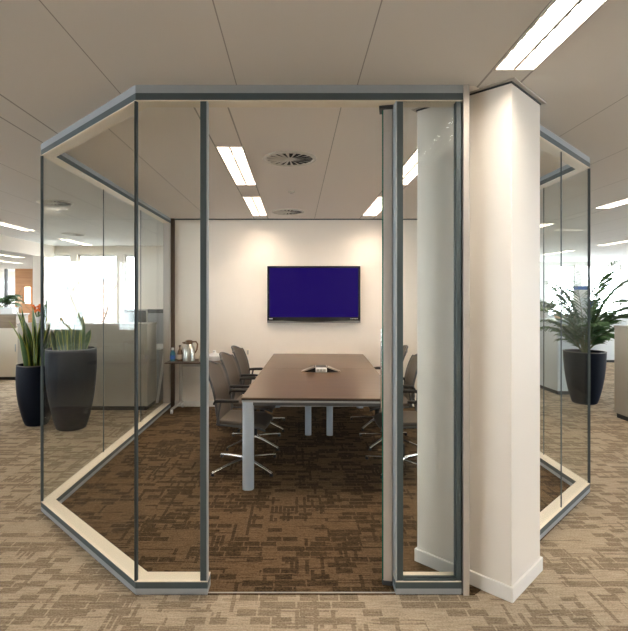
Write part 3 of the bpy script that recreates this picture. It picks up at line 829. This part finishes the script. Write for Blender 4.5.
b2 = thing('syrup_bottle', 'brown bottle with a pale label between teal bottle and steel jug', 'bottle', (-1.60, 6.83, TZ))
MB().lathe([(0.036, 0), (0.04, 0.006), (0.04, 0.10), (0.03, 0.14), (0.013, 0.165), (0.013, 0.20)], 20).build('body', M['amber'], b2)
MB().lathe([(0.0408, 0.025), (0.0408, 0.09)], 20, cap=False).build('label_band', M['sill'], b2)
MB().lathe([(0.016, 0.196), (0.016, 0.215), (0.013, 0.218)], 14).build('cap', M['black'], b2)
cpv = thing('coffee_cup', 'small glassy cup on the side table just beside the steel jug', 'cup', (-1.30, 6.78, TZ))
MB().lathe([(0.026, 0), (0.03, 0.004), (0.038, 0.085), (0.035, 0.085), (0.027, 0.01), (0.001, 0.008)], 20, cap=False).build('bowl', M['sill'], cpv)
MB().tube([(0.035, 0, 0.07), (0.058, 0, 0.066), (0.058, 0, 0.035), (0.031, 0, 0.026)], 0.005, 6).build('handle', M['sill'], cpv)
dishp = thing('serving_dish', 'white lidded dish on the side table behind the nearest chair', 'dish', (-1.13, 6.86, TZ))
MB().lathe([(0.06, 0), (0.085, 0.006), (0.10, 0.05), (0.104, 0.07), (0.10, 0.07)], 28).build('bowl', M['paper'], dishp)
MB().lathe([(0.102, 0.07), (0.085, 0.09), (0.03, 0.105), (0.02, 0.115), (0.022, 0.135), (0.012, 0.142)], 28).build('lid', M['paper'], dishp)

# ------------------------------------------------------------------ planters
def planter(t, rt, rb, h, bulge):
    prof = [(rb*0.92, 0.0), (rb, 0.008)]
    for k in range(1, 13):
        f = k/12
        prof.append((rb+(rt-rb)*(f**0.8)+bulge*math.sin(PI*f), f*h))
    prof += [(rt-0.022, h), (rt-0.03, h-0.04)]
    MB().lathe(prof, 40, cap=False).build('pot', M['pot'], t)
    MB().lathe([(rt+0.0015, h-0.004), (rt+0.001, h+0.005), (rt-0.022, h+0.005), (rt-0.022, h-0.002)], 40, cap=False).build('rim', M['potrim'], t)
    MB().lathe([(0.001, h-0.022), (rt*0.6, h-0.024), (rt-0.024, h-0.032)], 32, cap=False).build('soil', M['soil'], t)
    MB().lathe([(0.001, 0.0), (rb*0.92, 0.0)], 32, cap=False).build('pot_base', M['pot'], t)
def sword_leaves(t, z0, rad, n, hmin, hmax, seed, spread=0.25):
    rnd = random.Random(seed)
    mb = MB()
    for k in range(n):
        a = rnd.uniform(0, 2*PI); r = rad*math.sqrt(rnd.random())
        base = Vector((r*math.cos(a), r*math.sin(a), z0))
        L = rnd.uniform(hmin, hmax)*(1-0.25*r/rad)
        lean = Vector((math.cos(a), math.sin(a), 0))*spread*rnd.uniform(0.3, 1.0)*(0.3+r/rad)
        w = rnd.uniform(0.024, 0.034); tw0 = rnd.uniform(0, PI); tw = rnd.uniform(-0.9, 0.9)
        bend = Vector((rnd.uniform(-.1, .1), rnd.uniform(-.1, .1), 0))
        vs = []; m = 12
        for i in range(m):
            f = i/(m-1)
            c = base+lean*L*f*(0.6+0.5*f)+bend*L*f*f+Vector((0, 0, L*f*(1-0.05*f)))
            ww = w*(0.55+0.9*math.sin(PI*min(1, 0.12+f*0.62)))*max(0.02, (1-f**4))
            th = tw0+tw*f
            u = Vector((math.cos(th), math.sin(th), 0)); nn = Vector((-math.sin(th), math.cos(th), 0))
            for q_ in (-1, -0.82, 0, 0.82, 1):
                vs.append(c+u*ww*q_+nn*ww*0.35*(1-q_*q_)*-1)
        fs_g = []; fs_y = []
        for i in range(m-1):
            for j in range(4):
                f_ = (i*5+j, i*5+j+1, (i+1)*5+j+1, (i+1)*5+j)
                (fs_y if j in (0, 3) else fs_g).append(f_)
        n0 = len(mb.v)
        mb.add(vs, fs_g, 0)
        mb.f += [tuple(x+n0 for x in f_) for f_ in fs_y]; mb.mi += [1]*len(fs_y)
    return mb.build('foliage', [M['leaf'], M['leafy']], t, solid=0.003)
gp = 'snake plants outside the glass'
p1 = thing('potted_snake_plant', 'snake plant in the lower dark planter, standing clear of the glass corner', 'plant', (-3.21, 6.13, 0), 0, gp)
planter(p1, 0.225, 0.13, 0.74, 0.035); sword_leaves(p1, 0.71, 0.16, 24, 0.50, 0.98, 11)
p2 = thing('potted_snake_plant', 'snake plant in the tall dark planter seen through the slanted glass', 'plant', (-2.70, 5.95, 0), 0, gp)
planter(p2, 0.285, 0.165, 0.955, 0.035); sword_leaves(p2, 0.92, 0.2, 22, 0.25, 0.66, 23, 0.3)
mb_leaf = MB()

def palm_foliage(t, z0, fronds, seed):
    rnd = random.Random(seed); mb = MB(); sm = MB()
    for (az, el, L, zb) in fronds:
        d = Vector((math.cos(az), math.sin(az), 0))
        pts = []
        for i in range(14):
            f = i/13
            s = L*f
            ang = el-1.25*f*f*(1 if el < 1.35 else 0.6)
            if i == 0: p = Vector((0.02*math.cos(az), 0.02*math.sin(az), zb)); pts.append(p); continue
            p = pts[-1]+(d*math.cos(ang)+Vector((0, 0, 1))*math.sin(ang))*L/13
            pts.append(p)
        sm.tube(pts, [0.008*(1-0.8*i/13) for i in range(14)], 5)
        side = Vector((-math.sin(az), math.cos(az), 0))
        for i in range(3, 14):
            f = i/13
            for s_ in (-1, 1):
                for sub in (0, 0.5):
                    if i == 13 and sub: continue
                    p = pts[i].lerp(pts[min(i+1, 13)], sub)
                    tdir = (pts[i]-pts[i-1]).normalized()
                    ld = (tdir*0.75+side*s_*0.75+Vector((0, 0, -0.05+rnd.uniform(-.12, .12)))).normalized()
                    LL = min(0.36*L, 0.32 if f < 0.8 else 0.24)*(0.55+0.45*math.sin(PI*min(1, f*1.05)))*rnd.uniform(.85, 1.1)
                    wv = ld.cross(Vector((0, 0, 1))).normalized()
                    ra = s_*rnd.uniform(0.25, 0.85); wv = (wv*math.cos(ra)+ld.cross(wv)*math.sin(ra))*0.0165*min(1, LL/0.2)
                    dr = Vector((0, 0, -1))*0.06*LL/0.3
                    a0 = p; a1 = p+ld*LL*0.4; a2 = p+ld*LL*0.75+dr*0.5; a3 = p+ld*LL+dr*1.3
                    mb.add([a0-wv*0.4, a0+wv*0.4, a1-wv, a1+wv, a2-wv*0.8, a2+wv*0.8, a3], [(0, 1, 3, 2), (2, 3, 5, 4), (4, 5, 6)])
    mb.build('foliage', M['palm'], t, solid=0.0015)
    sm.build('stems', M['stem'], t)
pm = thing('potted_palm', 'feathery palm in a tapered dark planter beyond the glass corner', 'plant', (4.29, 7.36, 0))
planter(pm, 0.285, 0.165, 0.765, 0.02)
fr = []
rnd = random.Random(4)
for k in range(24):
    az = k*2.4+rnd.uniform(-.3, .3)
    el = 0.86+0.68*(k/23)
    L_ = 0.62+0.80*(k/23)
    if math.sin(az) > 0.2: L_ = min(L_, 0.35/max(0.2, math.sin(az))+0.35*(k/23))
    fr.append((az, el, L_, 0.74))
palm_foliage(pm, 0.74, fr, 2)

# ------------------------------------------------------------------ cabinets and desks outside the room
def cabinet(name, label, x0, x1, y0, y1, h, m, doors=0, face='y', cat='cabinet', top=None):
    cx, cy = (x0+x1)/2, (y0+y1)/2
    t = thing(name, label, cat, (cx, cy, 0))
    hx, hy = (x1-x0)/2, (y1-y0)/2
    MB().box(-hx+0.02, hx-0.02, -hy+0.02, hy-0.02, 0, 0.06).build('plinth', M['plinth'], t)
    MB().box(-hx, hx, -hy, hy, 0.06, h-0.025).build('body', m, t, bevel=0.003)
    MB().box(-hx-0.006, hx+0.006, -hy-0.006, hy+0.006, h-0.025, h).build('top', top or m, t, bevel=0.003)
    for k in range(doors):
        if face == 'y':
            w = 2*hx/doors
            d_ = MB().box(-hx+k*w+0.004, -hx+(k+1)*w-0.004, -hy-0.018, -hy, 0.065, h-0.03).build('door', m, t, bevel=0.002)
            MB().box(-hx+(k+1)*w-0.05, -hx+(k+1)*w-0.035, -hy-0.032, -hy-0.018, h*0.55, h*0.55+0.14).build('handle', M['alu'], d_, bevel=0.003)
        else:
            w = 2*hy/doors
            d_ = MB().box(-hx-0.018, -hx, -hy+k*w+0.004, -hy+(k+1)*w-0.004, 0.065, h-0.03).build('door', m, t, bevel=0.002)
            MB().box(-hx-0.032, -hx-0.018, -hy+k*w+0.035, -hy+k*w+0.05, h*0.55, h*0.55+0.14).build('handle', M['alu'], d_, bevel=0.003)
    return t
cabinet('filing_cabinet', 'long warm grey cabinet standing right behind the two planters', -3.86, -2.06, 6.86, 7.31, 1.20, M['cabinet'], 0)
cabinet('filing_cabinet', 'cream cabinet with a brown counter box at the photo edge beyond the planters', -6.9, -5.25, 9.36, 9.86, 0.98, M['cabcream'], 3)
ct = thing('counter_box', 'brown wooden counter box resting on the cream cabinet', 'box', (-6.09, 9.6, 0.98))
MB().box(-0.78, 0.78, -0.22, 0.22, 0.0, 0.25).build('body', M['brownbox'], ct, bevel=0.004)
MB().box(-0.80, 0.80, -0.24, 0.24, 0.25, 0.27).build('top', M['cabinet'], ct, bevel=0.004)
cabinet('filing_cabinet', 'warm grey cabinet cut off by the photo edge in front of the palm', 4.18, 5.0, 4.9, 6.5, 1.20, M['cabinet'], 0)
cabinet('filing_cabinet', 'white and beige corner cabinet standing behind the palm', 4.2, 4.85, 7.95, 8.9, 1.20, M['cabwhite'], 0)
cabinet('filing_cabinet', 'low white cabinet row farther back, before the bright windows', 5.2, 9.0, 11.85, 12.35, 1.13, M['cabwhite'], 4)
cabinet('filing_cabinet', 'second white cabinet row standing along the far bright windows', 4.0, 12.0, 14.6, 15.1, 1.0, M['cabwhite'], 6)

def desk(label, x0, x1, y0, y1):
    t = thing('desk', label, 'desk', ((x0+x1)/2, (y0+y1)/2, 0))
    hx, hy = (x1-x0)/2, (y1-y0)/2
    MB().box(-hx, hx, -hy, hy, 0.715, 0.74).build('desktop', M['desk'], t, bevel=0.003)
    for sx in (-1, 1):
        for sy in (-1, 1):
            MB().box(sx*(hx-0.06)-0.025, sx*(hx-0.06)+0.025, sy*(hy-0.06)-0.025, sy*(hy-0.06)+0.025, 0, 0.715).build('leg', M['alu'], t)
    return t
desk('white desk behind the long grey cabinet near the windows', -4.1, -2.2, 8.0, 8.8)
desk('white desk by the window wall, mirrored in the slanted glass', -7.2, -5.8, 4.2, 5.8)
desk('second white desk by the window wall, mirrored in the slanted glass', -7.2, -5.8, 6.2, 7.8)
def monitor(label, loc, rz, w=0.30, h=0.36):
    t = thing('monitor', label, 'monitor', loc, rz)
    MB().box(-w, w, -0.02, 0.02, 0.16, 0.16+h).build('casing', M['alu_beige'], t, bevel=0.005)
    MB().box(-w+0.018, w-0.018, -0.0225, -0.019, 0.178, 0.142+h).build('screen', M['dgrey'], t)
    MB().box(-0.03, 0.03, 0.02, 0.05, 0.01, 0.30).build('neck', M['dgrey'], t)
    MB().box(-0.12, 0.12, -0.08, 0.1, 0, 0.012).build('foot', M['dgrey'], t, bevel=0.003)
    return t
monitor('dark-screened monitor rising behind the long grey cabinet', (-2.68, 8.4, 0.74), 0.0, 0.16, 0.46)
monitor('monitor on the desk by the window wall, mirrored in the slanted glass', (-6.4, 5.0, 0.74), -PI/2)
monitor('second monitor on the window desks, mirrored in the slanted glass', (-6.4, 7.0, 0.74), -PI/2)
ds = thing('desk_screen', 'low brown grey divider screen at the end of the long grey cabinet', 'screen', (-2.55, 8.95, 0))
MB().box(-0.55, 0.55, -0.02, 0.02, 0.05, 1.34).build('panel', M['gwall'], ds, bevel=0.004)
MB().box(-0.55, 0.55, -0.022, 0.022, 1.28, 1.35).build('top_rail', M['dgrey'], ds)
for s in (-1, 1): MB().box(s*0.45-0.03, s*0.45+0.03, -0.15, 0.15, 0, 0.05).build('foot', M['dgrey'], ds)

lb = thing('display_board', 'grey board with a pale edge leaning against the glass wall end', 'board', (0, 0, 0))
MB().hexa([(-2.075, 7.36, 0.0), (-2.05, 7.36, 0.0), (-2.05, 7.9, 0.0), (-2.075, 7.9, 0.0)],
          [(-1.925, 7.36, 1.0), (-1.90, 7.36, 1.0), (-1.90, 7.9, 1.0), (-1.925, 7.9, 1.0)]).build('panel', M['greyboard'], lb)
MB().hexa([(-2.08, 7.34, 0.0), (-2.045, 7.34, 0.0), (-2.045, 7.36, 0.0), (-2.08, 7.36, 0.0)],
          [(-1.93, 7.34, 1.005), (-1.895, 7.34, 1.005), (-1.895, 7.36, 1.005), (-1.93, 7.36, 1.005)]).build('edge', M['paper'], lb)

# small things on the cabinets
fp = thing('flower_pot', 'small pot of orange flowers on the long grey cabinet', 'plant', (-3.70, 7.08, 1.20))
MB().lathe([(0.04, 0), (0.055, 0.09), (0.05, 0.09), (0.045, 0.07)], 18).build('pot', M['paper'], fp)
lf = MB(); pt = MB(); rnd = random.Random(8)
for k in range(16):
    a = rnd.uniform(0, 2*PI); r = rnd.uniform(0.02, 0.09); z = rnd.uniform(0.14, 0.24)
    lf.tube([(0, 0, 0.07), (r*0.6*math.cos(a), r*0.6*math.sin(a), z*0.7), (r*math.cos(a), r*math.sin(a), z)], 0.004, 5)
    pt.lathe([(0.004, z), (0.028, z+0.012), (0.02, z+0.03), (0.003, z+0.034)], 8, (r*math.cos(a), r*math.sin(a)))
lf.build('stems', M['palm'], fp); pt.build('blossoms', M['orange'], fp)
fn = thing('potted_fern', 'leafy arching plant on the brown counter box at the photo edge', 'plant', (-5.75, 9.55, 1.25))
MB().lathe([(0.07, 0), (0.10, 0.14), (0.09, 0.14), (0.085, 0.11)], 20).build('pot', M['cabcream'], fn)
palm_foliage(fn, 0.1, [(k*0.75, 0.6+0.12*(k % 5), 0.42+0.06*(k % 3), 0.1) for k in range(9)], 6)
bxp = thing('paper_box', 'pale box of papers on the brown counter box beside the arching plant', 'box', (-5.50, 9.5, 1.25))
MB().box(-0.12, 0.12, -0.1, 0.1, 0, 0.10).build('box_body', M['paper'], bxp, bevel=0.004)
MB().box(-0.122, 0.122, -0.102, 0.102, 0.10, 0.12).build('lid', M['cabwhite'], bxp, bevel=0.003)
# right hand cabinet
wc = thing('carton', 'tall white carton with a blue band on the cabinet behind the palm', 'carton', (4.70, 8.15, 1.20))
MB().box(-0.09, 0.09, -0.06, 0.06, 0, 0.56).build('carton_body', M['paper'], wc, bevel=0.004)
MB().box(-0.092, 0.092, -0.062, 0.062, 0.49, 0.545).build('blue_band', M['blue'], wc)
MB().box(-0.06, 0.06, -0.063, -0.06, 0.2, 0.36).build('print', M['cabwhite'], wc)
bb = thing('binder', 'narrow bright blue binder standing beside the white carton', 'binder', (4.828, 8.12, 1.20))
MB().box(-0.022, 0.022, -0.1, 0.1, 0, 0.32).build('cover', M['blue'], bb, bevel=0.003)
MB().box(-0.018, 0.018, -0.102, -0.098, 0.05, 0.12).build('spine_label', M['paper'], bb)
ot = thing('ornament', 'small orange rounded object on the cabinet near the glass joint', 'ornament', (4.30, 8.10, 1.20))
MB().lathe([(0.02, 0), (0.055, 0.02), (0.07, 0.06), (0.055, 0.10), (0.02, 0.12)], 20).build('body', M['pic'], ot)
MB().lathe([(0.012, 0.118), (0.01, 0.14)], 10).build('stalk', M['stem'], ot)
sp = thing('potted_plant', 'small leafy pot plant on the cabinet end behind the glass', 'plant', (4.36, 8.70, 1.20))
MB().lathe([(0.06, 0), (0.085, 0.12), (0.075, 0.12), (0.07, 0.09)], 20).build('pot', M['paper'], sp)
palm_foliage(sp, 0.08, [(k*0.8, 0.9+0.14*(k % 4), 0.30+0.05*(k % 3), 0.08) for k in range(9)], 12)
